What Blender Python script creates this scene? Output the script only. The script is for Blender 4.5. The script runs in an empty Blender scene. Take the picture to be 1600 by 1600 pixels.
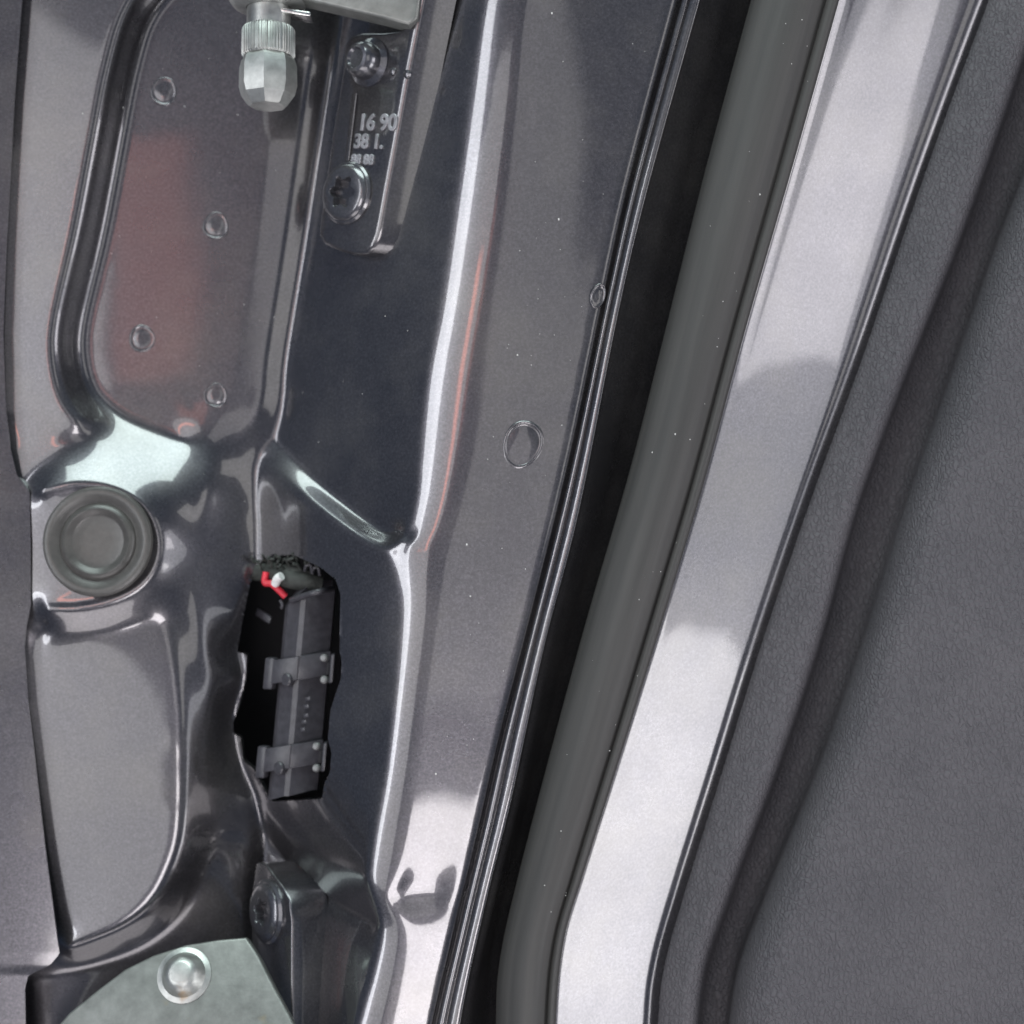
import bpy, bmesh, math, random
import numpy as np
from mathutils import Vector, Matrix
random.seed(7); np.random.seed(7)
R = math.radians
# ------------------------------------------------------------------ scale
# Lengths below are in "units" of 0.17 mm; the door edge is about 270 mm tall in view.
S = 0.00017
D = 2600.0                      # lens to door-edge distance in units (0.44 m)
CX = CY = 800.0
scene = bpy.context.scene
col = scene.collection

def W(x, y, z):                 # units (y down) -> metres
    return Vector(((x - CX) * S, (CY - y) * S, z * S))

# ------------------------------------------------------------------ camera
cam_d = bpy.data.cameras.new('camera'); cam = bpy.data.objects.new('camera', cam_d); col.objects.link(cam)
cam.location = (0, 0, D * S); cam.rotation_euler = (0, 0, 0)
cam_d.sensor_width = 36.0; cam_d.sensor_fit = 'HORIZONTAL'
cam_d.lens = 18.0 * D / 800.0
cam_d.clip_start = 0.005; cam_d.clip_end = 100
cam_d.dof.use_dof = True; cam_d.dof.focus_distance = (D - 185) * S; cam_d.dof.aperture_fstop = 9.0
scene.camera = cam

# ------------------------------------------------------------------ world, lamps, exposure
world = bpy.data.worlds.new('World'); scene.world = world; world.use_nodes = True
bg = world.node_tree.nodes['Background']
bg.inputs[0].default_value = (0.44, 0.62, 1.0, 1); bg.inputs[1].default_value = 0.15
vs = scene.view_settings
vs.view_transform = 'Standard'; vs.look = 'None'; vs.exposure = 0.0; vs.gamma = 1.0; vs.use_curve_mapping = False

def frame(nrm, up=(0, 1, 0)):
    n = Vector(nrm).normalized(); u = Vector(up); u = (u - n * u.dot(n)).normalized(); r = u.cross(n)
    return Matrix((r, u, n)).transposed()

def lamp(name, target, az, el, dist, w, h, radiance, color, roll=0):
    """Area lamp seen from target at azimuth az (right +) and elevation el (up +), distance in units."""
    t = W(*target)
    d = Vector((math.sin(R(az)) * math.cos(R(el)), math.sin(R(el)), math.cos(R(az)) * math.cos(R(el))))
    l = bpy.data.lights.new(name, 'AREA'); l.shape = 'RECTANGLE'
    l.size = w * S; l.size_y = h * S; l.color = color
    l.energy = radiance * math.pi * (w * S) * (h * S)
    o = bpy.data.objects.new(name, l); col.objects.link(o)
    o.location = t + d * dist * S
    o.rotation_euler = (frame(d) @ Matrix.Rotation(R(roll), 3, 'Z')).to_euler()
    return o

lamp('ceiling_lamp', (400, 700, 0), -8, 66, 9000, 7000, 4400, 8.0, (0.84, 1.0, 0.96))
lamp('bay_window_lamp', (1230, 300, 90), 68, 0, 5000, 1500, 1900, 3.6, (1.0, 0.96, 0.99))
lamp('ground_strip_lamp', (1050, 1200, 90), 69, -29, 5000, 2000, 2300, 4.8, (1.0, 0.98, 0.99))  # added lamp in place of pale ground, mirrored in the lower inner strip
lamp('strip_fill_lamp', (1150, 750, 90), 67, -12, 6500, 2600, 6000, 1.9, (0.95, 0.96, 1.0))  # added dim lamp that lifts the grey middle of the inner strip
lamp('ground_glare_lamp', (690, 1350, 130), -1, -20, 9000, 2100, 3600, 9.5, (1.0, 0.955, 0.97), -6)  # narrow lamp added in place of bright ground, for the low white glare
lamp('floor_bounce_lamp', (400, 900, 0), 5, -66, 9000, 8000, 3600, 3.0, (1.0, 0.95, 0.96))
lamp('ridge_line_lamp', (680, 700, 100), -48, 4, 9000, 1000, 8000, 9.0, (0.93, 0.95, 1.0))  # tall lamp added to draw the pale line along the second ridge
lamp('flange_fill_lamp', (100, 700, 0), -29, 0, 9000, 5000, 7000, 2.1, (1.0, 0.985, 0.99))  # broad lamp added to lighten the flange and the lower left panel
lamp('face_fill_lamp', (860, 600, 130), -2.6, 7, 9000, 1700, 5400, 1.05, (1.0, 0.96, 0.95))  # dim lamp added to brighten the face between brow and hem
lamp('ridge_wall_fill_lamp', (460, 400, -50), 36, 4, 9000, 2300, 5000, 1.5, (1.0, 0.97, 0.93))  # dim lamp added to turn the first ridge's wall pale grey
lamp('red_pocket_fill_lamp', (300, 500, 0), -12.8, 9, 8800, 420, 1500, 1.1, (1.0, 0.30, 0.22))  # added lamp in place of an unseen red object mirrored in the pocket
lamp('red_streak_fill_lamp', (760, 600, 120), -21, 7, 8800, 240, 1700, 6.0, (1.0, 0.26, 0.15))  # second red lamp, added for the streaks on brow and flange

# ------------------------------------------------------------------ materials
def new_mat(name):
    m = bpy.data.materials.new(name); m.use_nodes = True
    nt = m.node_tree; b = nt.nodes['Principled BSDF']
    return m, nt, b

def nnode(nt, typ, **kw):
    n = nt.nodes.new(typ)
    for k, v in kw.items(): setattr(n, k, v)
    return n

def ramp(nt, src, stops):
    r = nnode(nt, 'ShaderNodeValToRGB'); e = r.color_ramp.elements
    while len(e) < len(stops): e.new(0.5)
    for el, (p, c) in zip(e, stops):
        el.position = p; el.color = (*c, 1) if len(c) == 3 else c
    nt.links.new(src, r.inputs[0]); return r

def noise(nt, scale, detail=2, rough=0.5, vec=None):
    n = nnode(nt, 'ShaderNodeTexNoise'); n.inputs['Scale'].default_value = scale
    n.inputs['Detail'].default_value = detail; n.inputs['Roughness'].default_value = rough
    if vec is None:
        g = nt.nodes.get('geo') or nnode(nt, 'ShaderNodeNewGeometry'); g.name = 'geo'; vec = g.outputs['Position']
    nt.links.new(vec, n.inputs['Vector']); return n

def bump(nt, b, h, strength, dist, slot='Normal', chain=None):
    bp = nnode(nt, 'ShaderNodeBump'); bp.inputs['Strength'].default_value = strength
    bp.inputs['Distance'].default_value = dist
    nt.links.new(h, bp.inputs['Height'])
    if chain: nt.links.new(chain.outputs[0], bp.inputs['Normal'])
    nt.links.new(bp.outputs[0], b.inputs[slot]); return bp

def paint_mat(name, base=(0.090, 0.086, 0.094), metallic=0.8, rough=0.28, coat=1.0, coat_rough=0.04, peel=0.012):
    m, nt, b = new_mat(name)
    fl = noise(nt, 1500, 2, 0.7)
    r = ramp(nt, fl.outputs[0], [(0.30, tuple(c * 0.74 for c in base)), (0.52, base), (0.74, tuple(min(1, c * 1.38) for c in base))])
    # thin film of road dust in uneven patches and a few wiped smears
    du = noise(nt, 34, 5, 0.62); dr_ = ramp(nt, du.outputs[0], [(0.46, (0, 0, 0)), (0.74, (0.24, 0.24, 0.24))])
    mx = nnode(nt, 'ShaderNodeMix', data_type='RGBA'); mx.inputs[7].default_value = (0.17, 0.155, 0.13, 1)
    nt.links.new(dr_.outputs[0], mx.inputs[0]); nt.links.new(r.outputs[0], mx.inputs[6]); nt.links.new(mx.outputs[2], b.inputs['Base Color'])
    mm = nnode(nt, 'ShaderNodeMapRange'); mm.inputs[3].default_value = metallic; mm.inputs[4].default_value = metallic - 0.7
    nt.links.new(dr_.outputs[0], mm.inputs[0]); nt.links.new(mm.outputs[0], b.inputs['Metallic'])
    b.inputs['Coat Weight'].default_value = coat; b.inputs['Coat IOR'].default_value = 1.6
    dr = noise(nt, 60, 4, 0.6)          # faint dust film changes the gloss
    mr = nnode(nt, 'ShaderNodeMapRange'); mr.inputs[1].default_value = 0.35; mr.inputs[2].default_value = 0.75
    mr.inputs[3].default_value = rough - 0.02; mr.inputs[4].default_value = rough + 0.05
    nt.links.new(dr.outputs[0], mr.inputs[0]); nt.links.new(mr.outputs[0], b.inputs['Roughness'])
    mc = nnode(nt, 'ShaderNodeMapRange'); mc.inputs[1].default_value = 0.4; mc.inputs[2].default_value = 0.8
    mc.inputs[3].default_value = coat_rough; mc.inputs[4].default_value = coat_rough + 0.015
    nt.links.new(dr.outputs[0], mc.inputs[0]); nt.links.new(mc.outputs[0], b.inputs['Coat Roughness'])
    pl = noise(nt, 160, 2, 0.5)
    bp = bump(nt, b, pl.outputs[0], peel, 0.0006, 'Coat Normal')
    fb = noise(nt, 1900, 2, 0.6); bump(nt, b, fb.outputs[0], 0.2, 0.00006, 'Normal')
    return m

PAINT = paint_mat('grey_car_paint')

def steel_mat(name, base, rough, metallic=0.9, var=0.25, rust=None):
    m, nt, b = new_mat(name)
    n = noise(nt, 220, 4, 0.65)
    stops = [(0.3, tuple(c * (1 - var) for c in base)), (0.7, tuple(min(1, c * (1 + var)) for c in base))]
    r = ramp(nt, n.outputs[0], stops); out = r.outputs[0]
    if rust:
        rn = noise(nt, 90, 3, 0.6); rr = ramp(nt, rn.outputs[0], [(rust[1], (0, 0, 0)), (rust[1] + 0.1, (1, 1, 1))])
        mx = nnode(nt, 'ShaderNodeMix', data_type='RGBA'); mx.inputs[7].default_value = (*rust[0], 1)
        nt.links.new(rr.outputs[0], mx.inputs[0]); nt.links.new(out, mx.inputs[6]); out = mx.outputs[2]
    nt.links.new(out, b.inputs['Base Color'])
    b.inputs['Metallic'].default_value = metallic; b.inputs['Roughness'].default_value = rough
    fb = noise(nt, 900, 3, 0.6); bump(nt, b, fb.outputs[0], 0.35, 0.0001)
    return m

ZINC = steel_mat('dull_zinc', (0.42, 0.43, 0.41), 0.42, 0.85, 0.25, ((0.34, 0.25, 0.16), 0.66))
HINGE = steel_mat('hinge_grey', (0.205, 0.21, 0.198), 0.42, 0.6, 0.22, ((0.24, 0.21, 0.15), 0.66))
WORN = steel_mat('worn_cast_letters', (0.32, 0.315, 0.33), 0.4, 0.6, 0.4)
BRIGHT = steel_mat('bright_stud', (0.62, 0.62, 0.60), 0.25, 1.0, 0.1)
DARKBOLT = paint_mat('painted_bolt', (0.085, 0.084, 0.095), 0.7, 0.3, 1.0, 0.03, 0.03)

def plastic_mat(name, base, rough, bscale, bstr, var=0.25):
    m, nt, b = new_mat(name)
    n = noise(nt, bscale * 0.4, 4, 0.6)
    r = ramp(nt, n.outputs[0], [(0.3, tuple(c * (1 - var) for c in base)), (0.7, tuple(c * (1 + var) for c in base))])
    nt.links.new(r.outputs[0], b.inputs['Base Color']); b.inputs['Roughness'].default_value = rough
    fb = noise(nt, bscale, 3, 0.6); bump(nt, b, fb.outputs[0], bstr, 0.00015)
    return m

BLACKPL = plastic_mat('black_plastic', (0.045, 0.043, 0.050), 0.36, 1500, 0.25)
BRIGHTPL = plastic_mat('worn_plastic', (0.16, 0.16, 0.16), 0.3, 1500, 0.1)
RUBBER = None
def rubber_mat():
    m, nt, b = new_mat('seal_rubber')
    at = nnode(nt, 'ShaderNodeUVMap'); sp = nnode(nt, 'ShaderNodeSeparateXYZ'); nt.links.new(at.outputs[0], sp.inputs[0])
    cb = nnode(nt, 'ShaderNodeCombineXYZ')
    m1 = nnode(nt, 'ShaderNodeMath', operation='MULTIPLY'); m1.inputs[1].default_value = 7; nt.links.new(sp.outputs[0], m1.inputs[0])
    m2 = nnode(nt, 'ShaderNodeMath', operation='MULTIPLY'); m2.inputs[1].default_value = 3.0; nt.links.new(sp.outputs[1], m2.inputs[0])
    nt.links.new(m1.outputs[0], cb.inputs[0]); nt.links.new(m2.outputs[0], cb.inputs[1])
    st = noise(nt, 1.0, 4, 0.6, cb.outputs[0])
    r = ramp(nt, st.outputs[0], [(0.28, (0.032, 0.031, 0.030)), (0.72, (0.058, 0.055, 0.052))])
    nt.links.new(r.outputs[0], b.inputs['Base Color']); b.inputs['Roughness'].default_value = 0.62
    fb = noise(nt, 3200, 2, 0.6); b1 = bump(nt, b, fb.outputs[0], 0.4, 0.0001)
    bump(nt, b, st.outputs[0], 0.08, 0.0004, chain=b1)
    return m
RUBBER = rubber_mat()

def trim_mat():
    m, nt, b = new_mat('grained_trim')
    g = nnode(nt, 'ShaderNodeNewGeometry')
    wn = noise(nt, 500, 2, 0.5)
    vadd = nnode(nt, 'ShaderNodeVectorMath', operation='MULTIPLY_ADD'); vadd.inputs[1].default_value = (0.0016,) * 3
    nt.links.new(wn.outputs[1], vadd.inputs[0]); nt.links.new(g.outputs['Position'], vadd.inputs[2])
    mp = nnode(nt, 'ShaderNodeMapping'); mp.inputs['Rotation'].default_value = (0, 0, R(-24)); mp.inputs['Scale'].default_value = (1.0, 0.62, 1.0)
    nt.links.new(vadd.outputs[0], mp.inputs[0])
    v = nnode(nt, 'ShaderNodeTexVoronoi', feature='DISTANCE_TO_EDGE'); v.inputs['Scale'].default_value = 900
    nt.links.new(mp.outputs[0], v.inputs['Vector'])
    vr = ramp(nt, v.outputs['Distance'], [(0.0, (0, 0, 0)), (0.22, (1, 1, 1))])
    n2 = noise(nt, 2600, 2, 0.6)
    base = noise(nt, 40, 3, 0.5)
    r = ramp(nt, base.outputs[0], [(0.3, (0.074, 0.070, 0.078)), (0.7, (0.092, 0.086, 0.094))])
    nt.links.new(r.outputs[0], b.inputs['Base Color']); b.inputs['Roughness'].default_value = 0.66; b.inputs['Specular IOR Level'].default_value = 0.35
    b1 = bump(nt, b, n2.outputs[0], 0.35, 0.00008)
    bump(nt, b, vr.outputs[0], 0.9, 0.0003, chain=b1)
    return m
TRIM = trim_mat()

def flat_mat(name, base, rough=0.6, metallic=0.0):
    m, nt, b = new_mat(name)
    n = noise(nt, 400, 3, 0.6)
    r = ramp(nt, n.outputs[0], [(0.3, tuple(c * 0.8 for c in base)), (0.7, tuple(min(1, c * 1.2) for c in base))])
    nt.links.new(r.outputs[0], b.inputs['Base Color']); b.inputs['Roughness'].default_value = rough; b.inputs['Metallic'].default_value = metallic
    return m
VOID = flat_mat('cavity_shade', (0.012, 0.011, 0.014), 0.8)  # near-black colour stands in for shade in the door, bolt socket and slot
REDW = flat_mat('red_wire_insulation', (0.62, 0.03, 0.05), 0.4)
WHITEW = flat_mat('white_wire_insulation', (0.72, 0.72, 0.70), 0.45)
TAPE = plastic_mat('fabric_loom_tape', (0.032, 0.035, 0.031), 0.7, 1800, 0.8, 0.4)
DUST = flat_mat('pale_dust', (0.55, 0.54, 0.52), 0.9)
PLUGR = plastic_mat('grommet_rubber', (0.066, 0.063, 0.059), 0.33, 1600, 0.15, 0.15)

# ------------------------------------------------------------------ helpers
def link(o, parent=None):
    col.objects.link(o)
    if parent is not None:
        o.parent = parent; o.matrix_parent_inverse = parent.matrix_world.inverted() if False else Matrix.Translation(-parent.location)
    return o

def thing(name, loc, label, cat, group=None):
    o = bpy.data.objects.new(name, None); o.empty_display_size = 0.005
    o.location = loc; col.objects.link(o); o['label'] = label; o['category'] = cat
    if group: o['group'] = group
    return o

def sub(o, parent):              # third level: part under a mesh part that sits at the origin frame
    col.objects.link(o); o.parent = parent; return o

def mesh_obj(name, verts, faces, mat, parent=None, smooth=True, uv=None, level2=False):
    me = bpy.data.meshes.new(name); me.from_pydata([tuple(v) for v in verts], [], faces); me.update()
    me.materials.append(mat)
    if smooth: me.polygons.foreach_set('use_smooth', [True] * len(me.polygons))
    if uv is not None:
        l = me.uv_layers.new(name='UVMap'); li = np.zeros(len(me.loops), dtype=np.int32); me.loops.foreach_get('vertex_index', li)
        l.data.foreach_set('uv', np.asarray(uv, dtype=np.float32)[li].ravel())
    o = bpy.data.objects.new(name, me)
    if level2: return sub(o, parent)
    return link(o, parent)

def bm_obj(name, bm, mat, parent=None, smooth=None, level2=False):
    bmesh.ops.recalc_face_normals(bm, faces=bm.faces)
    me = bpy.data.meshes.new(name); bm.to_mesh(me); bm.free(); me.materials.append(mat)
    if smooth is not None:
        me.polygons.foreach_set('use_smooth', [True] * len(me.polygons))
        if smooth > 0:
            try: me.set_sharp_from_angle(angle=R(smooth))
            except Exception: pass
    o = bpy.data.objects.new(name, me)
    if level2: return sub(o, parent)
    return link(o, parent)

def cr(pts, n=12):               # Catmull-Rom through points of any dimension
    P = np.asarray(pts, float)
    if len(P) < 3:
        t = np.linspace(0, 1, n * 4)[:, None]; return P[0] * (1 - t) + P[-1] * t
    Q = np.vstack([2 * P[0] - P[1], P, 2 * P[-1] - P[-2]]); out = []
    t = np.linspace(0, 1, n, endpoint=False)[:, None]
    for i in range(1, len(Q) - 2):
        a, b, c, d = Q[i - 1], Q[i], Q[i + 1], Q[i + 2]
        out.append(0.5 * (2 * b + (c - a) * t + (2 * a - 5 * b + 4 * c - d) * t ** 2 + (3 * b - a - 3 * c + d) * t ** 3))
    out.append(P[-1:]); return np.vstack(out)

def bp(x, y, z):                 # point at height z that lies behind photo coordinate (x, y)
    k = 1 - np.asarray(z, float) / D
    return CX + (np.asarray(x, float) - CX) * k, CY + (np.asarray(y, float) - CY) * k

def bpv(x, y, z):
    X, Y = bp(x, y, z); return W(float(X), float(Y), z)

def xs(pts):                     # x as smooth function of y along a rail
    q = cr(pts, 16); o = np.argsort(q[:, 1]); q = q[o]
    def f(y):
        y = np.asarray(y, float); x = np.interp(y, q[:, 1], q[:, 0])
        s0 = (q[12, 0] - q[0, 0]) / (q[12, 1] - q[0, 1]); s1 = (q[-1, 0] - q[-13, 0]) / (q[-1, 1] - q[-13, 1])
        x = np.where(y < q[0, 1], q[0, 0] + (y - q[0, 1]) * s0, x); x = np.where(y > q[-1, 1], q[-1, 0] + (y - q[-1, 1]) * s1, x)
        k = 1
        return x
    return f

Y0, Y1 = -220.0, 1820.0
# ------------------------------------------------------------------ rails of the door edge (x, y)
H_L = xs([(1120, -220), (1060, 0), (985, 280), (945, 460), (890, 720), (826, 980), (780, 1160), (748, 1300), (712, 1450), (668, 1640), (640, 1820)])
H_R = xs([(1155, -220), (1095, 0), (1012, 300), (965, 500), (906, 800), (852, 1010), (803, 1240), (766, 1390), (732, 1540), (716, 1640), (700, 1820)])
SE_L = xs([(1235, -220), (1175, 0), (1105, 260), (1040, 520), (984, 740), (920, 960), (860, 1180), (808, 1380), (782, 1500), (776, 1600), (776, 1820)])
SE_R = xs([(1372, -220), (1310, 0), (1240, 250), (1165, 510), (1100, 750), (1040, 950), (975, 1160), (912, 1360), (880, 1470), (867, 1600), (864, 1820)])
TR_L = xs([(1630, -220), (1543, 0), (1440, 280), (1345, 560), (1265, 780), (1190, 1000), (1125, 1210), (1066, 1400), (1036, 1510), (1026, 1600), (1018, 1820)])
GR_L = xs([(1720, -220), (1630, 0), (1562, 200), (1490, 400), (1410, 600), (1337, 800), (1282, 1000), (1215, 1200), (1140, 1400), (1095, 1550), (1080, 1820)])
GR_R = xs([(1790, -220), (1700, 0), (1622, 200), (1545, 400), (1475, 600), (1405, 800), (1343, 1000), (1272, 1200), (1190, 1400), (1140, 1550), (1120, 1820)])

def loft(name, rails, mat, parent, ny=260, nu=5, smooth_ang=None, level2=False, linear=False):
    """rails: list of (x(y) function, z or z(y)); photo coordinates turned into points at their real height."""
    ys = np.linspace(Y0, Y1, ny); cols = []
    for f, z in rails:
        zz = z(ys) if callable(z) else np.full(ny, float(z))
        X, Y = bp(f(ys), ys, zz); cols.append(np.stack([X, Y, zz], -1))
    C = np.stack(cols, 0)                                # rails, ny, 3
    if linear:
        t = np.linspace(0, 1, nu, endpoint=False); segs = []
        for i in range(len(C) - 1): segs += [C[i] * (1 - a) + C[i + 1] * a for a in t]
        segs.append(C[-1]); G = np.stack(segs, 0)
    else:
        G = cr(C.reshape(len(C), -1), nu).reshape(-1, ny, 3)
    n = len(G); V = np.stack([(G[..., 0] - CX) * S, (CY - G[..., 1]) * S, G[..., 2] * S], -1).reshape(-1, 3)
    idx = np.arange(n * ny).reshape(n, ny)
    F = np.stack([idx[:-1, :-1], idx[:-1, 1:], idx[1:, 1:], idx[1:, :-1]], -1).reshape(-1, 4)
    uv = np.stack(np.meshgrid(np.linspace(0, 1, n), np.linspace(0, 1, ny), indexing='ij'), -1).reshape(-1, 2)
    return mesh_obj(name, V.tolist(), F.tolist(), mat, parent, True, uv, level2)

def off(f, d): return lambda y: f(y) + d
def mixr(f, g, t): return lambda y: f(y) * (1 - t) + g(y) * t

# ------------------------------------------------------------------ the door: pressed end panel as one sheet
door = thing('car_door', W(700, 1800, -300), 'dark grey painted metal door edge with pressed pockets, channel and folded hem', 'car door')

LINES = []     # (points (x, y, z), spline?)
def ln(pts, spline=True): LINES.append((pts, spline))
def lz(z, pts, spline=True): LINES.append(([(x, y, z) for x, y in pts], spline))

BZ = 26
# left rim of the flange, below the plateau left of it
E_up = [(70, -220), (42, -20), (29, 150), (16, 380), (11, 520), (15, 640), (22, 700), (30, 748)]
lz(-8, [(x + 14, y) for x, y in E_up[:-1]])
E_lo = [(60, 984), (44, 1012), (50, 1100), (62, 1200), (77, 1330), (96, 1470)]
lz(-9, [(x + 14, y) for x, y in E_lo])
lz(-14, [(-260, -220), (-260, 600)], False); lz(-14, [(-260, 1100), (-260, 1450)], False); lz(-66, [(-260, 1520), (-260, 1820)], False); lz(-10, [(-200, 770), (-200, 940)], False); lz(6, [(20, 790), (22, 850), (18, 940)])
# pocket above: rim and floor
lz(0, [(330, -220), (250, -60), (197, 20), (170, 110), (152, 200), (121, 360), (88, 500), (85, 560), (98, 620), (128, 664)])
lz(-50, [(400, -220), (312, -60), (238, 20), (208, 110), (190, 200), (160, 360), (128, 500), (126, 560), (142, 612), (176, 645), (225, 668), (290, 690)])
lz(-50, [(330, 10), (300, 300), (260, 560), (310, 640)]); lz(-50, [(440, 60), (410, 300), (370, 560), (355, 640)])
# raised boss that carries the plug: foot of its slope and rim
ln([(36, 752, 0), (60, 730, -2), (98, 700, -4), (132, 680, -10)])
lz(BZ, [(62, 768), (80, 764), (130, 756), (185, 765), (230, 797), (249, 844), (242, 888), (213, 921), (168, 941), (118, 951), (70, 953)])
lz(BZ - 6, [(70, 775), (130, 764), (181, 773), (222, 802), (240, 845), (233, 885), (207, 914), (166, 933), (118, 943), (66, 945)])
lz(BZ - 6, [(85, 785), (130, 773), (176, 781), (214, 807), (230, 845), (224, 882), (201, 907), (164, 924), (118, 934), (80, 934)])
lz(BZ - 6, [(120, 850), (190, 850)], False); lz(BZ - 6, [(150, 800), (150, 910)], False)
# lower panel: top rim, right rim, foot of its right wall
lz(0, [(64, 992), (120, 996), (185, 986), (232, 972), (262, 992), (280, 1080), (286, 1160), (285, 1290), (270, 1352), (240, 1408), (188, 1450), (100, 1484)])
ln([(305, 850, -10), (303, 930, -12), (318, 1010, -20), (332, 1090, -32), (338, 1200, -46), (332, 1300, -48), (312, 1372, -54), (282, 1430, -62), (220, 1478, -64), (120, 1512, -66), (56, 1532, -66)])
ln([(312, 705, -36), (320, 770, -16), (305, 850, -10)])
ln([(50, 1620, -66), (200, 1560, -72), (330, 1450, -78)])
lz(-66, [(-20, 1820), (370, 1820)], False); lz(-66, [(-30, 1530), (10, 1540), (30, 1600), (20, 1700)])
# first ridge: edge, then wall down into the channel
ln([(535, -220, -52), (497, 20, -52), (470, 200, -52), (441, 400, -52), (416, 560, -52), (408, 630, -52), (384, 672, -52), (374, 710, -51), (378, 780, -50), (382, 880, -52), (372, 950, -54), (358, 1010, -56), (366, 1060, -56), (350, 1120, -66), (358, 1190, -70), (384, 1258, -78), (392, 1340, -84), (384, 1450, -90), (384, 1820, -90)])
ln([(570, -220, -65), (530, 20, -65), (503, 200, -65), (473, 400, -65), (447, 560, -65), (441, 636, -65), (428, 680, -65), (404, 712, -62), (400, 760, -60), (401, 880, -62), (390, 950, -68), (374, 1010, -70), (382, 1060, -70), (365, 1120, -80), (376, 1190, -84), (404, 1258, -92), (411, 1340, -106), (406, 1450, -112), (406, 1820, -112)])
# second ridge: upper end of channel slope
R2U = [(800, -220), (757, 0), (737, 140), (714, 300), (690, 470), (668, 590), (655, 720), (650, 775), (636, 826), (606, 858)]
R2L = [(606, 858), (620, 905), (627, 950), (620, 1050), (602, 1200), (583, 1300), (572, 1372)]
R2B = [(572, 1372), (592, 1440), (582, 1510), (556, 1600), (500, 1820)]
# ledge between upper and lower channel floor
ln([(430, 684, -66), (500, 756, -8), (588, 824, 62), (636, 834, 104)])
ln([(404, 716, -64), (484, 782, 14), (574, 846, 88), (606, 860, 112)])
# ledge below the cable opening
ln([(404, 1258, -88), (460, 1308, -34), (530, 1364, 48), (566, 1380, 102)])
ln([(411, 1296, -102), (448, 1346, -80), (505, 1398, -10), (556, 1426, 60), (586, 1442, 104)])
lz(125.5, [(612, 1402), (636, 1386), (662, 1380), (690, 1388)]); lz(125.5, [(620, 1412), (642, 1402), (664, 1396), (684, 1398)])  # shallow dip added in the face to imitate a dark reflection
# rounded brow right of the channel, then the face up to the hem
def brow(dx_scale, dz):
    pass
R3 = xs([(905, -220), (852, 0), (832, 180), (806, 380), (778, 540), (752, 690), (724, 800), (700, 890), (685, 1000), (672, 1080), (655, 1200), (636, 1320), (622, 1400), (640, 1460), (630, 1540), (606, 1640), (560, 1820)])
def between(seg, t):
    q = cr([(x, y) for x, y in seg], 8); x3 = R3(q[:, 1]); out = []
    for (a, y), b in zip(q, x3):
        w = max(b - a, 20); rise = min(t, 0.34) * w * 0.40 + max(0, min(t, 0.64) - 0.34) * w * 0.16 + max(0, t - 0.64) * w * 0.05
        out.append((a + (b - a) * t, y, 131 - w * 0.202 + rise))
    return out
for seg in (R2U, R2L, R2B):
    for t in (0.0, 0.34, 0.64, 1.0): LINES.append((between(seg, t), False))
yy = np.linspace(Y0, Y1, 90)
LINES.append(([(x, y, 131) for x, y in zip(H_L(yy) + 2, yy)], False))
LINES.append(([(x, y, 90) for x, y in zip(H_L(yy) + 16, yy)], False))
LINES.append(([(x, y, 60) for x, y in zip(H_L(yy) + 60, yy)], False))

G = 2.5
gx = np.arange(-280, 1180, G); gy = np.arange(Y0 - 20, Y1 + 20, G)
def solve(Zi=None):
    pts = []
    for p, sp in LINES:
        q = cr(p, 10) if sp else np.asarray(p, float)
        L = np.r_[0, np.cumsum(np.hypot(np.diff(q[:, 0]), np.diff(q[:, 1])))]
        t = np.arange(0, L[-1], 1.0); d = np.stack([np.interp(t, L, q[:, i]) for i in range(3)], -1)
        X, Y = bp(d[:, 0], d[:, 1], d[:, 2]); pts.append(np.stack([X, Y, d[:, 2]], -1))
    P = np.vstack(pts); Z = Zi
    for lev in ((16, 8, 4, 2, 1) if Zi is None else (1,)):
        g = G * lev; nx = int(len(gx) / lev) + 1; ny = int(len(gy) / lev) + 1
        if lev == 1: nx, ny = len(gx), len(gy)
        ix = np.clip(np.round((P[:, 0] - gx[0]) / g).astype(int), 0, nx - 1); iy = np.clip(np.round((P[:, 1] - gy[0]) / g).astype(int), 0, ny - 1)
        pz = P[:, 2]
        if Zi is not None:                                  # second pass: move each value to its cell centre along the slope
            gy_, gx_ = np.gradient(blur(Zi, 5.0), G); pz = pz + gx_[iy, ix] * (gx[ix] - P[:, 0]) + gy_[iy, ix] * (gy[iy] - P[:, 1])
        sm = np.zeros((ny, nx)); ct = np.zeros((ny, nx)); np.add.at(sm, (iy, ix), pz); np.add.at(ct, (iy, ix), 1)
        m = ct > 0; val = sm / np.maximum(ct, 1)
        if Z is None: Z = np.full((ny, nx), -20.0)
        elif Z.shape != (ny, nx):
            jy = np.clip(np.arange(ny) * (Z.shape[0] - 1) / (ny - 1), 0, Z.shape[0] - 1.001); jx = np.clip(np.arange(nx) * (Z.shape[1] - 1) / (nx - 1), 0, Z.shape[1] - 1.001)
            a = jy.astype(int); b = jx.astype(int); fy = (jy - a)[:, None]; fx = (jx - b)[None]
            Z = (Z[a][:, b] * (1 - fy) * (1 - fx) + Z[a + 1][:, b] * fy * (1 - fx) + Z[a][:, b + 1] * (1 - fy) * fx + Z[a + 1][:, b + 1] * fy * fx)
        Z = Z.copy(); Z[m] = val[m]
        for it in range(300 if lev > 1 else 200):
            E = np.pad(Z, 1, mode='edge'); Zn = 0.25 * (E[:-2, 1:-1] + E[2:, 1:-1] + E[1:-1, :-2] + E[1:-1, 2:])
            Z = np.where(m, val, Zn)
    return Z
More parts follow.
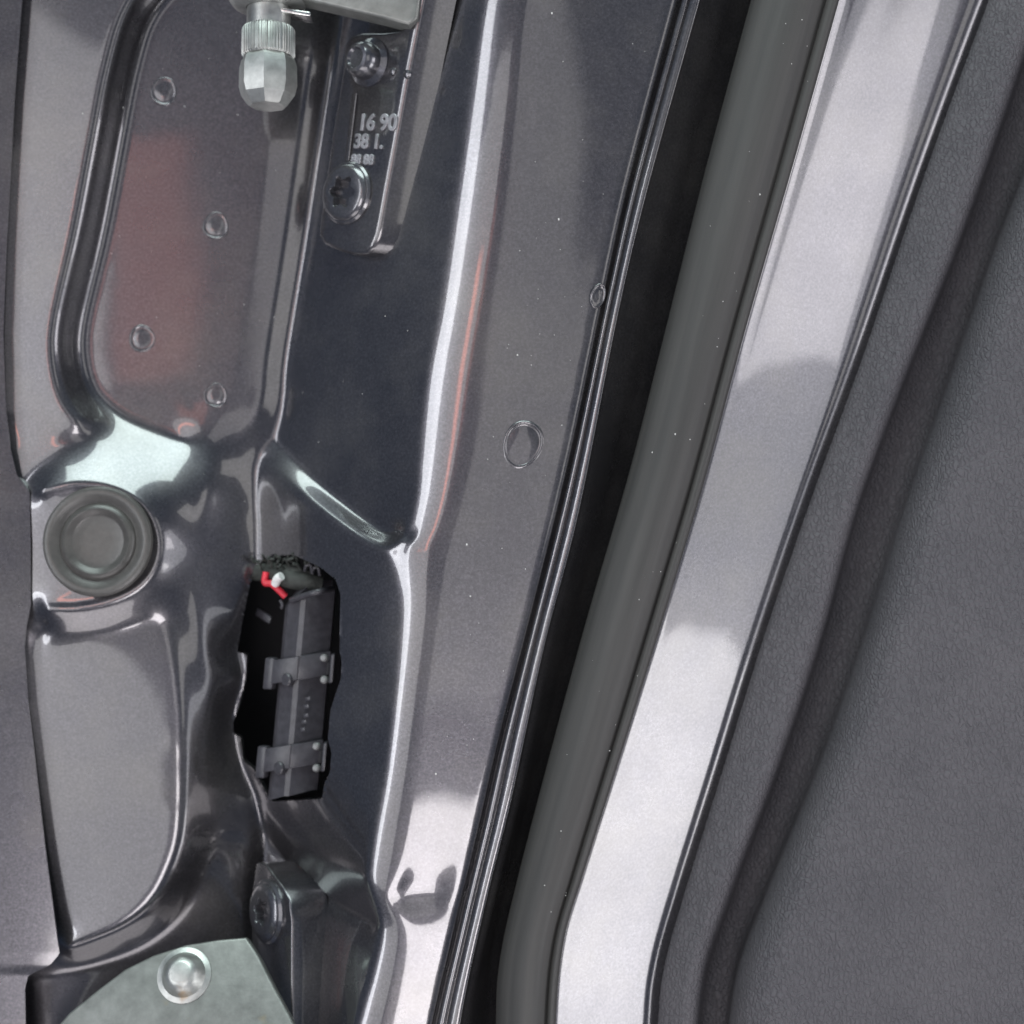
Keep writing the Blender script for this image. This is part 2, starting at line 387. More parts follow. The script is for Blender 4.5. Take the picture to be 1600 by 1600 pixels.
def blur(Z, s):
    s = s / G; r = int(3 * s) + 1; k = np.exp(-0.5 * (np.arange(-r, r + 1) / s) ** 2); k /= k.sum()
    E = np.pad(Z, r, mode='edge'); T = sum(k[i] * E[i:i + Z.shape[0]] for i in range(2 * r + 1))
    return sum(k[i] * T[:, i:i + Z.shape[1]] for i in range(2 * r + 1))
Z0 = solve(); Z0 = solve(Z0)
GX, GY = np.meshgrid(gx, gy)
Zs, Zm = blur(Z0, 4.5), blur(Z0, 8.0)
wl = np.clip((355 - GX) / 40, 0, 1)                       # softer pressings on the left
wp = np.clip(1 - np.hypot(GX - 155, GY - 848) / 40 + 2.9, 0, 1)   # crisper around the plug seat
wl = wl * (1 - wp) 
wr = np.clip((GX - 655) / 40, 0, 1)
wr = wr * 0.6; ww = np.maximum(wl, wr); ZZ = Zs * (1 - ww) + Zm * ww
Zb = blur(Z0, 12.0); wd = np.exp(-(((GX - 655) / 55) ** 2 + ((GY - 1375) / 45) ** 2)); ZZ = ZZ * (1 - wd) + Zb * wd
# slow waviness of pressed sheet
ZZ = ZZ + 0.9 * np.sin(GX / 97 + GY / 171) * np.sin(GY / 133 - GX / 210)

def zat(px, py):                                           # height of the sheet behind a photo coordinate
    z = 0.0
    for _ in range(12):
        X, Y = bp(px, py, z); i = int(np.clip((Y - gy[0]) / G, 0, len(gy) - 2)); j = int(np.clip((X - gx[0]) / G, 0, len(gx) - 2))
        fy = (Y - gy[0]) / G - i; fx = (X - gx[0]) / G - j
        z = 0.5 * z + 0.5 * float(ZZ[i, j] * (1 - fx) * (1 - fy) + ZZ[i, j + 1] * fx * (1 - fy) + ZZ[i + 1, j] * (1 - fx) * fy + ZZ[i + 1, j + 1] * fx * fy)
    return z
def nat(px, py, e=6):
    a = bpv(px - e, py, zat(px - e, py)); b = bpv(px + e, py, zat(px + e, py)); c = bpv(px, py - e, zat(px, py - e)); d = bpv(px, py + e, zat(px, py + e))
    return (b - a).cross(c - d).normalized()

HOLE = [(397, 884), (420, 872), (456, 866), (500, 886), (524, 905), (532, 928), (530, 1015), (534, 1035), (532, 1062), (524, 1084), (516, 1110), (512, 1155), (518, 1176), (515, 1208), (507, 1222), (503, 1248), (470, 1250),
        (424, 1252), (410, 1228), (397, 1202), (380, 1188), (376, 1152), (365, 1147), (364, 1130), (374, 1100), (384, 1060), (386, 1022), (370, 1019), (377, 978)]
def inpoly(px, py, poly):
    r = np.zeros(px.shape, bool); n = len(poly)
    for i in range(n):
        (x1, y1), (x2, y2) = poly[i], poly[(i + 1) % n]
        c = ((y1 > py) != (y2 > py)); xi = (x2 - x1) * (py - y1) / ((y2 - y1) if y2 != y1 else 1e-9) + x1
        r ^= c & (px < xi)
    return r
k = 1 - ZZ / D
PX = CX + (GX - CX) / k; PY = CY + (GY - CY) / k
# snap sheet vertices close to the opening's outline onto it
dense = []
for i in range(len(HOLE)):
    (a, b), (c, d) = HOLE[i], HOLE[(i + 1) % len(HOLE)]; n = max(2, int(math.hypot(c - a, d - b)))
    dense += [(a + (c - a) * t / n, b + (d - b) * t / n) for t in range(n)]
dense = np.array(dense); hk = np.exp(-0.5 * (np.arange(-9, 10) / 3.2) ** 2); hk /= hk.sum()
dense = sum(w_ * np.roll(dense, s_, axis=0) for s_, w_ in zip(range(-9, 10), hk))
HOLE = [tuple(p) for p in dense[::3]]
box = (PX > 350) & (PX < 550) & (PY > 850) & (PY < 1270); bi = np.argwhere(box)
q = np.stack([PX[box], PY[box]], -1)
dd = np.hypot(q[:, None, 0] - dense[None, :, 0], q[:, None, 1] - dense[None, :, 1]); mn = dd.argmin(1); md = dd.min(1)
near = md < G * 0.62; XX, YY = GX.copy(), GY.copy(); border = np.zeros(GX.shape, bool)
for (i, j), m_, n_ in zip(bi, mn, near):
    if n_:
        kk = 1 - ZZ[i, j] / D; XX[i, j] = CX + (dense[m_, 0] - CX) * kk; YY[i, j] = CY + (dense[m_, 1] - CY) * kk; border[i, j] = True
ins = inpoly(PX, PY, HOLE) | False
hl = H_L(PY.ravel()).reshape(PY.shape) + 14
V = np.stack([(XX - CX) * S, (CY - YY) * S, ZZ * S], -1).reshape(-1, 3)
ny_, nx_ = GX.shape; idx = np.arange(ny_ * nx_).reshape(ny_, nx_)
F = np.stack([idx[:-1, :-1], idx[1:, :-1], idx[1:, 1:], idx[:-1, 1:]], -1).reshape(-1, 4)
fi = (ins & ~border).ravel(); fb_ = border.ravel(); fr = (PX > hl).ravel()
cin = fi[F].any(1) | ((ins | border).ravel()[F].all(1) & (ins.ravel()[F].sum(1) >= 2)); cr_ = fr[F].all(1)
F = F[~cin & ~cr_]
used = np.unique(F); remap = np.full(ny_ * nx_, -1); remap[used] = np.arange(len(used))
panel = mesh_obj('end_panel', V[used].tolist(), remap[F].tolist(), PAINT, door)

# outer skin lapped over the left edge of the pressing
SK = [(72, -220), (42, -20), (29, 150), (16, 380), (11, 520), (15, 640), (22, 700), (32, 742), (52, 768), (54, 850), (54, 945), (46, 985), (44, 1012), (50, 1100), (62, 1200), (77, 1330), (96, 1470), (99, 1490), (84, 1508), (50, 1524), (45, 1545), (46, 1600), (44, 1820)]
sk = np.array(SK, float); sky = lambda y: np.interp(y, sk[:, 1], sk[:, 0]) - 5
skz = lambda y: 14 + 0 * y
loft('outer_skin', [(lambda y: sky(y) * 0 - 330, lambda y: skz(y) + 36), (lambda y: sky(y) - 60, lambda y: skz(y) + 6), (off(sky, -1), skz), (off(sky, 0), lambda y: skz(y) - 1.2), (off(sky, -3), lambda y: skz(y) - 16)], PAINT, door, ny=500, nu=2, linear=True)

door.children[-1].data.set_sharp_from_angle(angle=R(25))
# rim wall of the cable opening
vs_, fs_ = [], []
n = len(dense)
for (x, y) in dense:
    z = zat(x, y); p = bpv(x, y, z); nn = nat(x, y); vs_ += [p + nn * 0.6 * S, p - Vector((0.0, 0.0, 11 * S)) - nn * 3 * S]
for i in range(n):
    j = (i + 1) % n; fs_.append((2 * i, 2 * i + 1, 2 * j + 1, 2 * j))
mesh_obj('opening_rim', vs_, fs_, PAINT, door)

# closed near-black shell, added behind the sheet to keep light out
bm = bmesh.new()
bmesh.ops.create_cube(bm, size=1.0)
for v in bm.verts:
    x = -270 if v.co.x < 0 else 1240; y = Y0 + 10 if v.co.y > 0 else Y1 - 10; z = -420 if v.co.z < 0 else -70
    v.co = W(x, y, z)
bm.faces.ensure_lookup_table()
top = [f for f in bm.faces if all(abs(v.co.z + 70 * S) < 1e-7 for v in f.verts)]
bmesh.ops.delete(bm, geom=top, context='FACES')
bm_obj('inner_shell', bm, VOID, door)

# folded hem beside the face, and the shut-line wall dropping away from it
hm = lambda t: mixr(H_L, H_R, t)
hem = loft('hem_flange', [(off(H_L, 0), 129), (hm(0.06), 118), (hm(0.13), 117), (hm(0.17), 133), (hm(0.20), 135.5), (hm(0.40), 138.0), (hm(0.43), 135), (hm(0.47), 132), (hm(0.51), 136), (hm(0.54), 138), (hm(0.92), 143), (hm(0.97), 141), (hm(1.0), 134), (off(H_R, 2), 112)], PAINT, door, nu=2, linear=True)
loft('gap_wall', [(off(H_R, -1), 120), (off(H_R, 10), 108), (mixr(H_R, SE_L, 0.45), 82), (mixr(H_R, SE_L, 0.9), 44), (off(SE_L, 60), 10)], PAINT, door, nu=4)
# bright inner strip between seal and trim
loft('inner_strip', [(off(SE_R, -70), 80), (off(SE_R, -12), 136), (mixr(SE_R, TR_L, 0.06), 131), (mixr(SE_R, TR_L, 0.35), 101), (mixr(SE_R, TR_L, 0.62), 73), (mixr(SE_R, TR_L, 0.74), 61), (mixr(SE_R, TR_L, 0.86), 50), (off(TR_L, -3), 40), (off(TR_L, 60), -10)], PAINT, door, nu=6)

# spot dents pressed into the sheet: shallow ring and button
def dent(px, py, rx, ry, rot=0, h=2.2, name='weld_dent', ring=0.24, solid=True):
    z0 = zat(px, py); nn = nat(px, py, 10); o = bpv(px, py, z0)
    M = frame(nn) @ Matrix.Rotation(R(-rot), 3, 'Z')
    prof = [(1.10, -1.5), (1.03, h * 0.5), (0.98, h), (0.9, h * 0.7), (1 - ring, -0.2), (1 - ring - 0.1, 0.8), (0.3, 1.1), (0.0, 1.1)]
    n = 40; vv, ff = [], []
    for (r, zz) in prof[:-1]:
        for i in range(n):
            a = 2 * math.pi * i / n; wob = 1 + 0.03 * math.sin(3 * a + px)
            sw = 0.55 + 0.45 * math.sin(a + px * 0.7); vv.append(o + M @ Vector((r * rx * wob * math.cos(a), r * ry * wob * math.sin(a), zz * sw if zz > 0 else zz)) * S)
    for k_ in range(len(prof) - 2):
        for i in range(n):
            j = (i + 1) % n; ff.append((k_ * n + i, k_ * n + j, (k_ + 1) * n + j, (k_ + 1) * n + i))
    ff.append([(len(prof) - 2) * n + i for i in range(n)])
    return mesh_obj(name, vv, ff, PAINT, door)
dent(256, 143, 20, 22); dent(337, 353, 20, 21); dent(222, 529, 20, 21); dent(337, 618, 18, 19)
dent(817, 694, 28, 35, 20, 2.6, 'blanking_disc', 0.11)
dent(934, 462, 11, 18, 15, 4.5, 'blanking_disc', 0.3)

# ------------------------------------------------------------------ rubber seal
seal = thing('door_seal', W(900, 1800, 100), 'matte grey rubber weather seal running between dark shut gap and bright painted strip', 'weather seal')
loft('seal_bulb', [(off(SE_L, 6), 20), (off(SE_L, -1), 70), (off(SE_L, 0), 120), (off(SE_L, 6), 146), (mixr(SE_L, SE_R, 0.2), 163), (mixr(SE_L, SE_R, 0.42), 176), (mixr(SE_L, SE_R, 0.64), 174), (mixr(SE_L, SE_R, 0.78), 162), (mixr(SE_L, SE_R, 0.86), 150)], RUBBER, seal, nu=6)
loft('seal_lip', [(mixr(SE_L, SE_R, 0.84), 140), (mixr(SE_L, SE_R, 0.86), 153), (mixr(SE_L, SE_R, 0.91), 160), (off(SE_R, -4), 160), (off(SE_R, 0), 154), (off(SE_R, 1), 138), (off(SE_R, -6), 110)], RUBBER, seal, nu=5)

# ------------------------------------------------------------------ grained trim panel
trim = thing('door_trim_panel', W(1300, 1800, 60), 'grey leather-grain plastic trim panel with a long soft groove on the right', 'trim panel')
loft('trim_skin', [(off(TR_L, 30), -70), (off(TR_L, 3), -10), (off(TR_L, 0), 24), (off(TR_L, 4), 40), (off(TR_L, 14), 52), (mixr(TR_L, GR_L, 0.5), 66), (off(GR_L, -20), 72), (off(GR_L, -4), 64),
     (off(GR_L, 2), 34), (off(GR_L, 6), -14), (mixr(GR_L, GR_R, 0.55), -28), (off(GR_R, 0), -12), (off(GR_R, 9), 32), (off(GR_R, 20), 66), (off(GR_R, 40), 94), (off(GR_R, 76), 111), (off(GR_R, 200), 117), (off(GR_R, 420), 116), (off(GR_R, 760), 112)], TRIM, trim, nu=8)

# ------------------------------------------------------------------ solid helpers
def lathe(name, prof, o, M, mat, parent, n=48, mod=None, level2=False, sharp=35):
    """prof: (radius, height) list, axis local Z; mod(k, angle) scales the radius."""
    bm = bmesh.new(); rows = []
    for k_, (r, h) in enumerate(prof):
        if r < 1e-6: rows.append([bm.verts.new(o + M @ Vector((0, 0, h)) * S)]); continue
        rows.append([bm.verts.new(o + M @ Vector((r * (mod(k_, 2 * math.pi * i / n) if mod else 1) * math.cos(2 * math.pi * i / n), r * (mod(k_, 2 * math.pi * i / n) if mod else 1) * math.sin(2 * math.pi * i / n), h)) * S) for i in range(n)])
    for a, b in zip(rows[:-1], rows[1:]):
        for i in range(n):
            j = (i + 1) % n
            if len(a) == 1 and len(b) == 1: continue
            if len(a) == 1: bm.faces.new((a[0], b[i], b[j]))
            elif len(b) == 1: bm.faces.new((a[i], a[j], b[0]))
            else: bm.faces.new((a[i], a[j], b[j], b[i]))
    return bm_obj(name, bm, mat, parent, sharp, level2)

def ray(px, py, P0, n):           # photo coordinate on a real plane
    c = Vector((0, 0, D * S)); d = W(px, py, 0) - c
    return c + d * ((P0 - c).dot(n) / d.dot(n))

def prism(name, pts, n, depth, mat, parent, bev=0, seg=3, level2=False, sharp=40, draft=0.0, mask=()):
    """polygon pts (3D, on the top plane) extruded by depth units against n, edges rounded."""
    bm = bmesh.new(); top = [bm.verts.new(p) for p in pts]; 
    u = Vector((0, 1, 0)).cross(n).normalized()
    bot = [bm.verts.new(p - n * depth * S + u * (draft * depth * S if i_ in mask else 0)) for i_, p in enumerate(pts)]
    bm.faces.new(top); bm.faces.new(bot[::-1]); m_ = len(pts)
    for i in range(m_):
        j = (i + 1) % m_; bm.faces.new((top[i], bot[i], bot[j], top[j]))
    bmesh.ops.recalc_face_normals(bm, faces=bm.faces)
    if bev:
        ed = [e for e in bm.edges if (e.verts[0] in top) and (e.verts[1] in top)]
        bmesh.ops.bevel(bm, geom=ed, offset=bev * S, segments=seg, profile=0.5, affect='EDGES', clamp_overlap=True)
    return bm_obj(name, bm, mat, parent, sharp, level2)

def box(name, P, ax, ay, az, mat, parent, bev=1.5, level2=False):
    bm = bmesh.new(); bmesh.ops.create_cube(bm, size=1.0)
    for v in bm.verts: v.co = P + ax * v.co.x + ay * v.co.y + az * v.co.z
    bmesh.ops.bevel(bm, geom=list(bm.edges), offset=bev * S, segments=2, profile=0.5, affect='EDGES', clamp_overlap=True)
    return bm_obj(name, bm, mat, parent, 40, level2)

def tube(name, pts, r, mat, parent, n=10, level2=False):
    P = [Vector(p) for p in cr([tuple(p) for p in pts], 8)]; bm = bmesh.new(); rows = []
    for i, p in enumerate(P):
        t = (P[min(i + 1, len(P) - 1)] - P[max(i - 1, 0)]).normalized(); M = frame(t, (0.3, 0.2, 1))
        rows.append([bm.verts.new(p + M @ Vector((r * math.cos(2 * math.pi * k_ / n), r * math.sin(2 * math.pi * k_ / n), 0)) * S) for k_ in range(n)])
    for a, b in zip(rows[:-1], rows[1:]):
        for i in range(n): bm.faces.new((a[i], a[(i + 1) % n], b[(i + 1) % n], b[i]))
    bm.faces.new(rows[0]); bm.faces.new(rows[-1][::-1])
    return bm_obj(name, bm, mat, parent, 60, level2)

def text_mesh(name, s, o, M, size, mat, parent, ext=2.0):
    cu = bpy.data.curves.new(name, 'FONT'); cu.body = s; cu.size = size * S; cu.extrude = ext * S; cu.bevel_depth = 0.7 * S; cu.bevel_resolution = 1; cu.align_x = 'LEFT'; cu.offset = 0.6 * S
    t = bpy.data.objects.new('tmp_text', cu); col.objects.link(t); bpy.context.view_layer.update()
    me = bpy.data.meshes.new_from_object(t.evaluated_get(bpy.context.evaluated_depsgraph_get())); bpy.data.objects.remove(t); bpy.data.curves.remove(cu)
    T = Matrix.Translation(o) @ M.to_4x4(); me.transform(T); me.materials.clear(); me.materials.append(mat)
    ob = bpy.data.objects.new(name, me); return link(ob, parent)

# ------------------------------------------------------------------ rubber plug in its recess
pz = BZ + 1; po = bpv(153, 846, pz); pm = frame((-0.05, 0.04, 1))
plug = thing('rubber_plug', po, 'round black rubber plug in the U shaped recess at left', 'rubber plug')
lathe('plug_flange', [(81, -14), (85, -4), (86, 1), (84, 5), (79, 7.5), (72, 6.5), (65, 2), (60, 0)], po, pm, PLUGR, plug, 96, lambda k_, a: 1 + (0.006 * math.sin(48 * a) if k_ in (3, 4) else 0) + 0.008 * math.sin(2 * a + 0.6))
lathe('plug_dome', [(60.5, -1), (58, 2), (55, 5.5), (51, 7), (47, 5.5), (43, 1.5), (39, 0), (20, -0.5), (0, -0.5)], po, pm, PLUGR, plug, 72, lambda k_, a: 1 + 0.01 * math.sin(2 * a))

# ------------------------------------------------------------------ upper hinge leaf on the channel slope
cn = nat(600, 460, 40); cn = Vector((cn.x, 0.02, cn.z)).normalized()
P0 = bpv(560, 260, zat(560, 260)) + cn * 36 * S
leaf = thing('upper_hinge', P0 - cn * 36 * S, 'dark painted hinge leaf with cast numbers, a dome stud and a star socket bolt', 'door hinge')
OUT = [(548, 55), (566, 50), (600, 50), (624, 47), (636, 38), (648, -20), (668, -170), (690, -170), (668, -40), (650, 50), (634, 130), (618, 220), (603, 300), (595, 345), (590, 368), (582, 386), (570, 397), (554, 399), (528, 392), (506, 382), (497, 368), (499, 344), (508, 280), (518, 210), (528, 150), (535, 105), (537, 72)]
prism('leaf_plate', [ray(x, y, P0, cn) for x, y in OUT], cn, 42, PAINT, leaf, 7, 4, draft=0.72, mask=set(range(7, 17)))
CM = frame(cn, (0.1, 1, 0.1))
# recess step line cast along the plate
q0, q1 = ray(556, 148, P0, cn), ray(544, 250, P0, cn); ax = (q1 - q0)
box('cast_rib', (q0 + q1) / 2 + cn * 0.5 * S, CM @ Vector((6, 0, 0)) * S, ax, cn * 5 * S, PAINT, leaf, 1.2)
lathe('dome_stud', [(38, -3), (37, 3), (33, 6), (29, 9), (28, 18), (26, 28), (21, 34), (16, 35), (13, 31), (0, 30)], ray(578, 98, P0, cn), CM, DARKBOLT, leaf, 48)
so = ray(543, 302, P0, cn)
lathe('washer', [(49, -2), (49, 3), (46, 6), (40, 7)], so, CM, DARKBOLT, leaf, 56)
star = lambda k_, a: (1 + 0.17 * math.cos(6 * a)) if k_ >= 4 else 1.0
lathe('star_bolt', [(44, 2), (44, 8), (41, 12), (37, 14), (23, 13.5), (22, 12), (21, -6), (0, -6)], so, CM, DARKBOLT, leaf, 72, star)
lathe('socket_floor', [(21, -2), (0, -2)], so, CM, VOID, leaf, 24)
for s_, x, y, z_ in (('16 90', 560, 203, 34), ('38 1.', 553, 231, 30), ('88 88', 549, 256, 20)):
    text_mesh('cast_number', s_, ray(x, y, P0, cn), CM, z_, WORN, leaf, 2.2)
for x, y in ((614, 112), (636, 116)):
    o_ = ray(x, y, P0, cn); lathe('cast_pip', [(7, -1), (6, 2.5), (3, 4), (0, 4.2)], o_, CM, PAINT, leaf, 16)
# arm of the hinge reaching out over the top
an = Vector((-0.10, 0.10, 1)).normalized(); A0 = bpv(600, 10, 104)
prism('hinge_arm', [ray(x, y, A0, an) for x, y in [(440, -60), (470, -2), (520, 9), (600, 28), (638, 38), (652, 28), (664, -60), (680, -170), (440, -170)]], an, 34, HINGE, leaf, 5, 3)

# pin screw hanging from the arm
ba = Vector((0.0, -1.0, 0.06)).normalized(); BM_ = frame(ba, (0, 0, 1)); bo = bpv(420, -6, 66)
pin = thing('hinge_pin_bolt', bo, 'weathered steel pin bolt with knurled collar and faceted head at the top', 'bolt')
lathe('pin_collar', [(20, -60), (58, -58), (60, 8), (54, 16), (46, 19), (34, 20)], bo, BM_, ZINC, pin, 48)
box('spring_clip', bpv(455, 23, 72), Vector((64, -10, 0)) * S, Vector((0, 7, 0)) * S, Vector((0, 0, 40)) * S, BRIGHT, pin, 2)
lathe('pin_neck', [(33, 16), (33, 48), (36, 50)], bo, BM_, ZINC, pin, 40)
lathe('knurled_collar', [(30, 48), (37, 50), (39.5, 54), (39.5, 92), (37, 95), (30, 96)], bo, BM_, ZINC, pin, 192, lambda k_, a: 1 + (0.022 * (1 if int(a * 192 / (2 * math.pi)) % 4 < 2 else -1) if 1 <= k_ <= 4 else 0))
lathe('faceted_head', [(36, 93), (41, 100), (44, 112), (44.5, 140), (41, 154), (31, 168), (27, 171), (0, 172)], bo, BM_, ZINC, pin, 8, None, False, 20)

# ------------------------------------------------------------------ wiring connector in the opening
cz = zat(455, 1060) - 16
conn = thing('wiring_connector', bpv(460, 1060, cz), 'black plastic wiring connector filling the opening, with red and white wires', 'connector')
ys_ = [934, 946, 958, 1000, 1060, 1120, 1180, 1240, 1250]
L_ = [(446 - (y - 947) * 0.090, y) for y in ys_]; L_[0] = (452, 938)
M_ = [(474 - (y - 940) * 0.085, y - 6) for y in ys_]
R_ = [(525 - (y - 920) * 0.088, y - 16) for y in ys_]
def strip3(name, rails, mat, parent):
    n_ = len(rails[0]); vv = []; ff = []
    for rl in rails: vv += [bpv(*p) for p in rl]
    for a in range(len(rails) - 1):
        for i in range(n_ - 1): ff.append((a * n_ + i, a * n_ + i + 1, (a + 1) * n_ + i + 1, (a + 1) * n_ + i))
    o_ = mesh_obj(name, vv, ff, mat, parent); o_.data.set_sharp_from_angle(angle=R(14)); return o_
zl, zm, zr = cz - 4, cz + 22, cz + 4
strip3('connector_body', [[(x + 10, y, zl - 90) for x, y in L_], [(x + 2, y, zl - 20) for x, y in L_], [(x, y, zl) for x, y in L_], [(x + 4, y, zl + 8) for x, y in L_], [(x - 4, y, zm - 2) for x, y in M_], [(x + 4, y, zm) for x, y in M_], [(x - 6, y, zr) for x, y in R_], [(x, y, zr - 4) for x, y in R_], [(x + 2, y, zr - 30) for x, y in R_], [(x - 4, y, zl - 60) for x, y in R_]], BLACKPL, conn)
# end face and top ridge of the connector
tn = Vector((-0.35, 0.75, 0.55)).normalized()
mesh_obj('connector_end', [bpv(452, 938, zl + 8), bpv(462, 933, zm + 2), bpv(520, 921, zr + 1), bpv(519, 906, zr - 16), bpv(490, 908, zm - 12), bpv(466, 918, zl - 4)], [(0, 1, 2, 3, 4, 5)], BLACKPL, conn, False)
tube('end_ridge', [bpv(455, 938, zl + 14), bpv(475, 931, zm + 6), bpv(500, 924, zm + 16), bpv(519, 920, zr + 1)], 5.0, BLACKPL, conn)
for yy_, lx, rx in ((1050, 416, 523), (1188, 404, 511)):
    up = Vector((0.09, 1, 0)).normalized()
    p0, p1, p2 = bpv(lx + 10, yy_, zl + 14), bpv(lx + 50, yy_ - 6, zm + 5), bpv(rx - 8, yy_ - 14, zr + 8)
    for a_, b_ in ((p0, p1), (p1, p2)):
        ax = b_ - a_; nn = ax.cross(up).normalized()
        if nn.z < 0: nn = -nn
        box('clip_band', (a_ + b_) / 2, ax * 1.02, up * 38 * S, nn * 5 * S, BLACKPL, conn, 2)
    box('side_wing', bpv(lx + 7, yy_ + 2, zl + 6), Vector((16, 0, 8)) * S, up * 50 * S, Vector((-6, 0, 14)) * S, BLACKPL, conn, 3)
    box('clip_tab', bpv(rx - 4, yy_ - 6, zr + 8), Vector((7, 1, 2)) * S, up * 46 * S, Vector((0, 0, 18)) * S, BLACKPL, conn, 2.5)
    box('clip_slot', bpv(rx - 11, yy_ - 6, zr + 13), Vector((5, 0, 1)) * S, up * 20 * S, Vector((0, 0, 2)) * S, VOID, conn, 0.5)
    for dy in (-22, 12):
        lathe('clip_pip', [(6.5, -2), (6, 4), (4, 6), (0, 6.4)], bpv(rx - 16, yy_ + dy, zr + 13), frame((-0.3, 0.1, 1)), BRIGHTPL, conn, 14)
    lathe('side_button', [(11, -3), (10.5, 3), (8.5, 5), (0, 5.2)], bpv(lx + 33, yy_ + 12, zm - 1), frame((-0.62, 0.05, 0.78)), BLACKPL, conn, 24)
for i, (x, y) in enumerate(((478, 1092), (476, 1104), (475, 1118), (472, 1128), (470, 1140))):
    box('cast_mark', bpv(x + 3, y, zm + 9), Vector((8, 2, 4)) * S, Vector((-1, 6, 0)) * S, Vector((0, 0, 3)) * S, BLACKPL, conn, 0.8)
# loom tape hump with loose ends, wires
tp = [bpv(398, 892, cz - 56), bpv(420, 893, cz - 36), bpv(446, 902, cz - 6), bpv(474, 908, cz + 2), bpv(500, 914, cz - 6)]
tube('loom_tape', tp, 16, TAPE, conn, 16)
tube('loom_tape', [bpv(424, 886, cz - 30), bpv(456, 892, cz - 4), bpv(488, 902, cz - 2)], 11, TAPE, conn, 14)
for i in range(26):
    x = 400 + i * 3.9 + random.uniform(-3, 3); y = 884 + random.uniform(-8, 8); a = bpv(x, y, cz - 30 + i * 1.7 + random.uniform(0, 10))
    tube('tape_fray', [a, a + Vector((random.uniform(-6, 6), random.uniform(4, 11), 8)) * S, a + Vector((random.uniform(-12, 12), random.uniform(6, 16), 14)) * S], random.uniform(1.2, 2.6), TAPE, conn, 6)
for (x, y) in ((476, 882), (488, 886)):
    a = bpv(x, y + 10, cz + 10); tube('tie_loop', [a, a + Vector((3, 8, 6)) * S, a + Vector((10, 9, 7)) * S, a + Vector((12, -3, 3)) * S], 2.6, BLACKPL, conn, 8)
tube('red_wire', [bpv(416, 894, cz - 10), bpv(414, 910, cz - 8), bpv(424, 912, cz - 4), bpv(436, 922, cz + 2), bpv(446, 932, cz)], 5.4, REDW, conn)
tube('white_wire', [bpv(430, 912, cz + 6), bpv(434, 904, cz + 16), bpv(440, 900, cz + 20)], 7.0, WHITEW, conn)
tube('wire_stub', [bpv(438, 938, cz - 2), bpv(441, 944, cz), bpv(440, 950, cz - 4)], 3.0, BLACKPL, conn)
box('latch_arm', bpv(412, 962, cz - 70), Vector((26, -14, 20)) * S, Vector((4, 12, 0)) * S, Vector((0, 0, 10)) * S, BLACKPL, conn, 2)

# ------------------------------------------------------------------ lower hinge: base leaf with bolt, swinging plate with rivet
bn = Vector((-0.80, 0.06, 0.60)).normalized(); B0 = bpv(430, 1430, 10)
low = thing('lower_hinge', bpv(430, 1600, -60), 'lower hinge with polished edge leaf, socket bolt and grey riveted plate at the bottom', 'door hinge')
OUT2 = [(400, 1348), (414, 1350), (440, 1384), (452, 1405), (456, 1440), (456, 1600), (470, 1780), (392, 1780), (392, 1600), (393, 1400)]
prism('hinge_leaf', [ray(x, y, B0, bn) for x, y in OUT2], bn, 66, PAINT, low, 4, 4)
BM2 = frame(bn, (0.1, 1, 0.1)); so2 = ray(420, 1424, B0, bn)
lathe('bolt_washer', [(50, -2), (50, 4), (46, 8), (38, 9)], so2, BM2, DARKBOLT, low, 48)
lathe('socket_bolt', [(44, 2), (43, 10), (38, 14), (32, 15), (20, 14.5), (19, 12), (18, -3), (0, -3)], so2, BM2, DARKBOLT, low, 72, star)
hn = Vector((-0.10, 0.42, 0.90)).normalized(); H0 = bpv(285, 1520, 60)
OUT3 = [(385, 1464), (340, 1468), (290, 1476), (240, 1492), (195, 1514), (150, 1548), (108, 1582), (70, 1626), (30, 1700), (10, 1790), (500, 1790), (478, 1640), (452, 1586), (428, 1542), (404, 1494)]
prism('swing_plate', [ray(x, y, H0, hn) for x, y in OUT3], hn, 26, HINGE, low, 4, 3)
HM = frame(hn)
lathe('rivet', [(43, -2), (42, 1.5), (38, 2.5), (34, 4), (31, 9), (26, 18), (19, 25), (15, 26), (0, 26)], ray(288, 1524, H0, hn), HM, ZINC, low, 48)

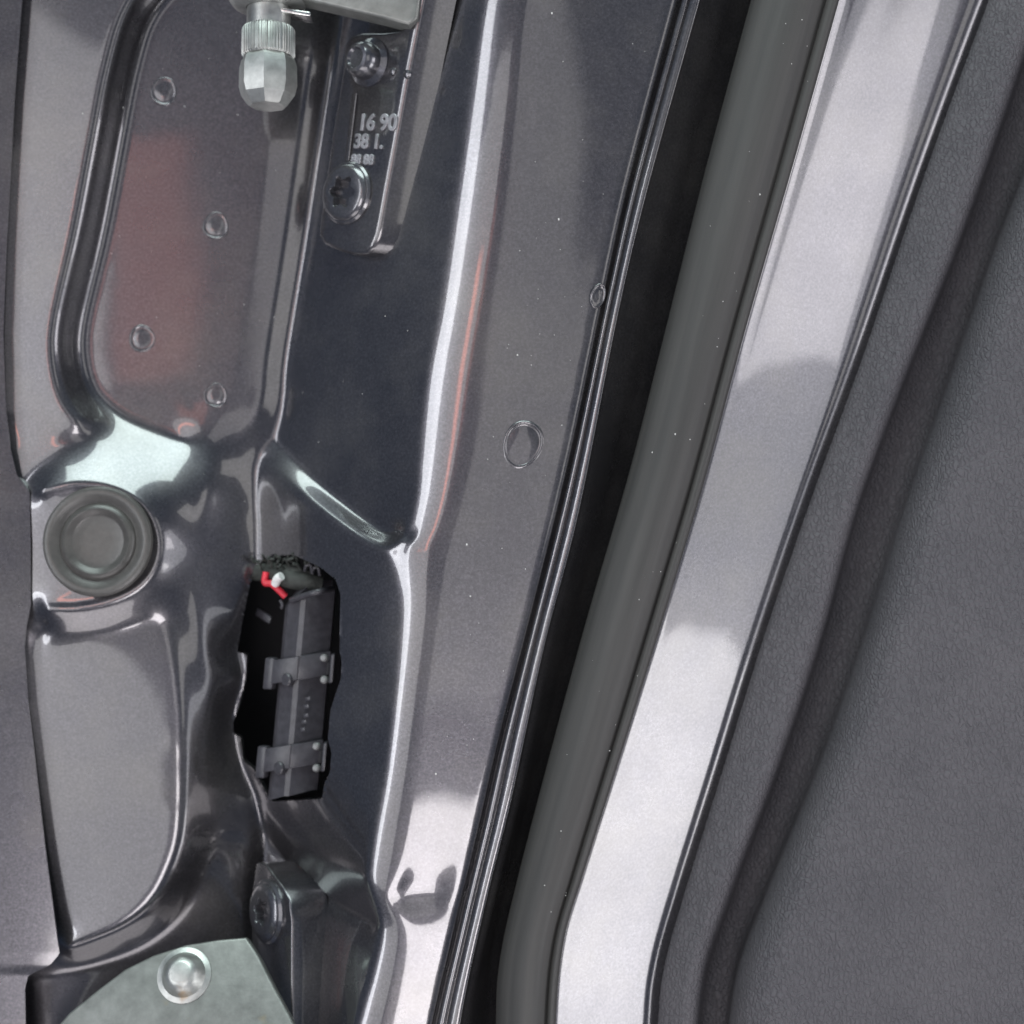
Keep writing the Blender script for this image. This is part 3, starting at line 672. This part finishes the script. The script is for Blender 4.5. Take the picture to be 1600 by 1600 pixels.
# ------------------------------------------------------------------ settled dust
rng = random.Random(3); vv, ff = [], []
def speck(p, r):
    b = len(vv); a0 = rng.uniform(0, 6.28); el = rng.uniform(0.5, 1.6)
    for i in range(5):
        a = a0 + i * 1.2566; vv.append(p + Vector((r * math.cos(a), r * el * math.sin(a), rng.uniform(0, 0.8))) * S)
    vv.append(p + Vector((0, 0, r * 0.8)) * S)
    for i in range(5): ff.append((b + i, b + (i + 1) % 5, b + 5))
for _ in range(70):
    y = rng.uniform(20, 1500); t = rng.uniform(0.12, 0.95); x = float(SE_L(y) * (1 - t) + SE_R(y) * t); zt = np.interp(t, [0, .22, .45, .68, .8, .86, .91, 1], [140, 164, 176.5, 173, 161, 152, 160, 156])
    speck(bpv(x, y, float(zt) + 0.4), rng.choice([0.5, 0.6, 0.7, 1.1]))
for _ in range(45):
    y = rng.uniform(0, 1250); x = rng.uniform(float(R3(y)) + 5, float(H_L(y)) - 8); speck(bpv(x, y, zat(x, y) + 0.4), rng.choice([0.5, 0.6, 0.7, 1.3]))
for _ in range(40):
    x = rng.uniform(120, 640); y = rng.uniform(40, 820); speck(bpv(x, y, zat(x, y) + 0.4), rng.choice([0.5, 0.6, 0.9]))
d = mesh_obj('dust_specks', vv, ff, DUST, None, False); d['kind'] = 'stuff'; d['label'] = 'tiny pale dust specks scattered over paint and rubber'; d['category'] = 'dust'

# ------------------------------------------------------------------ small pieces belong to the part that carries them
def under(child_name, host_name, thing_obj):
    hosts = [o for o in thing_obj.children if o.name.split('.')[0] == host_name]
    def mid(o):
        c = [v.co for v in o.data.vertices]; return sum(c, Vector()) / len(c)
    hm_ = [(h, mid(h)) for h in hosts]
    for o in [o for o in thing_obj.children if o.name.split('.')[0] == child_name]:
        m_ = mid(o); h = min(hm_, key=lambda t: (t[1] - m_).length)[0]
        o.parent = h; o.matrix_parent_inverse = Matrix.Identity(4)
for c_, h_, t_ in (('washer', 'star_bolt', leaf), ('socket_floor', 'star_bolt', leaf), ('cast_number', 'leaf_plate', leaf), ('cast_pip', 'leaf_plate', leaf), ('cast_rib', 'leaf_plate', leaf),
                   ('clip_pip', 'clip_tab', conn), ('clip_slot', 'clip_tab', conn), ('side_button', 'side_wing', conn), ('tape_fray', 'loom_tape', conn), ('cast_mark', 'connector_body', conn), ('end_ridge', 'connector_end', conn),
                   ('bolt_washer', 'socket_bolt', low), ('weld_dent', 'end_panel', door), ('blanking_disc', 'end_panel', door), ('opening_rim', 'end_panel', door)):
    under(c_, h_, t_)
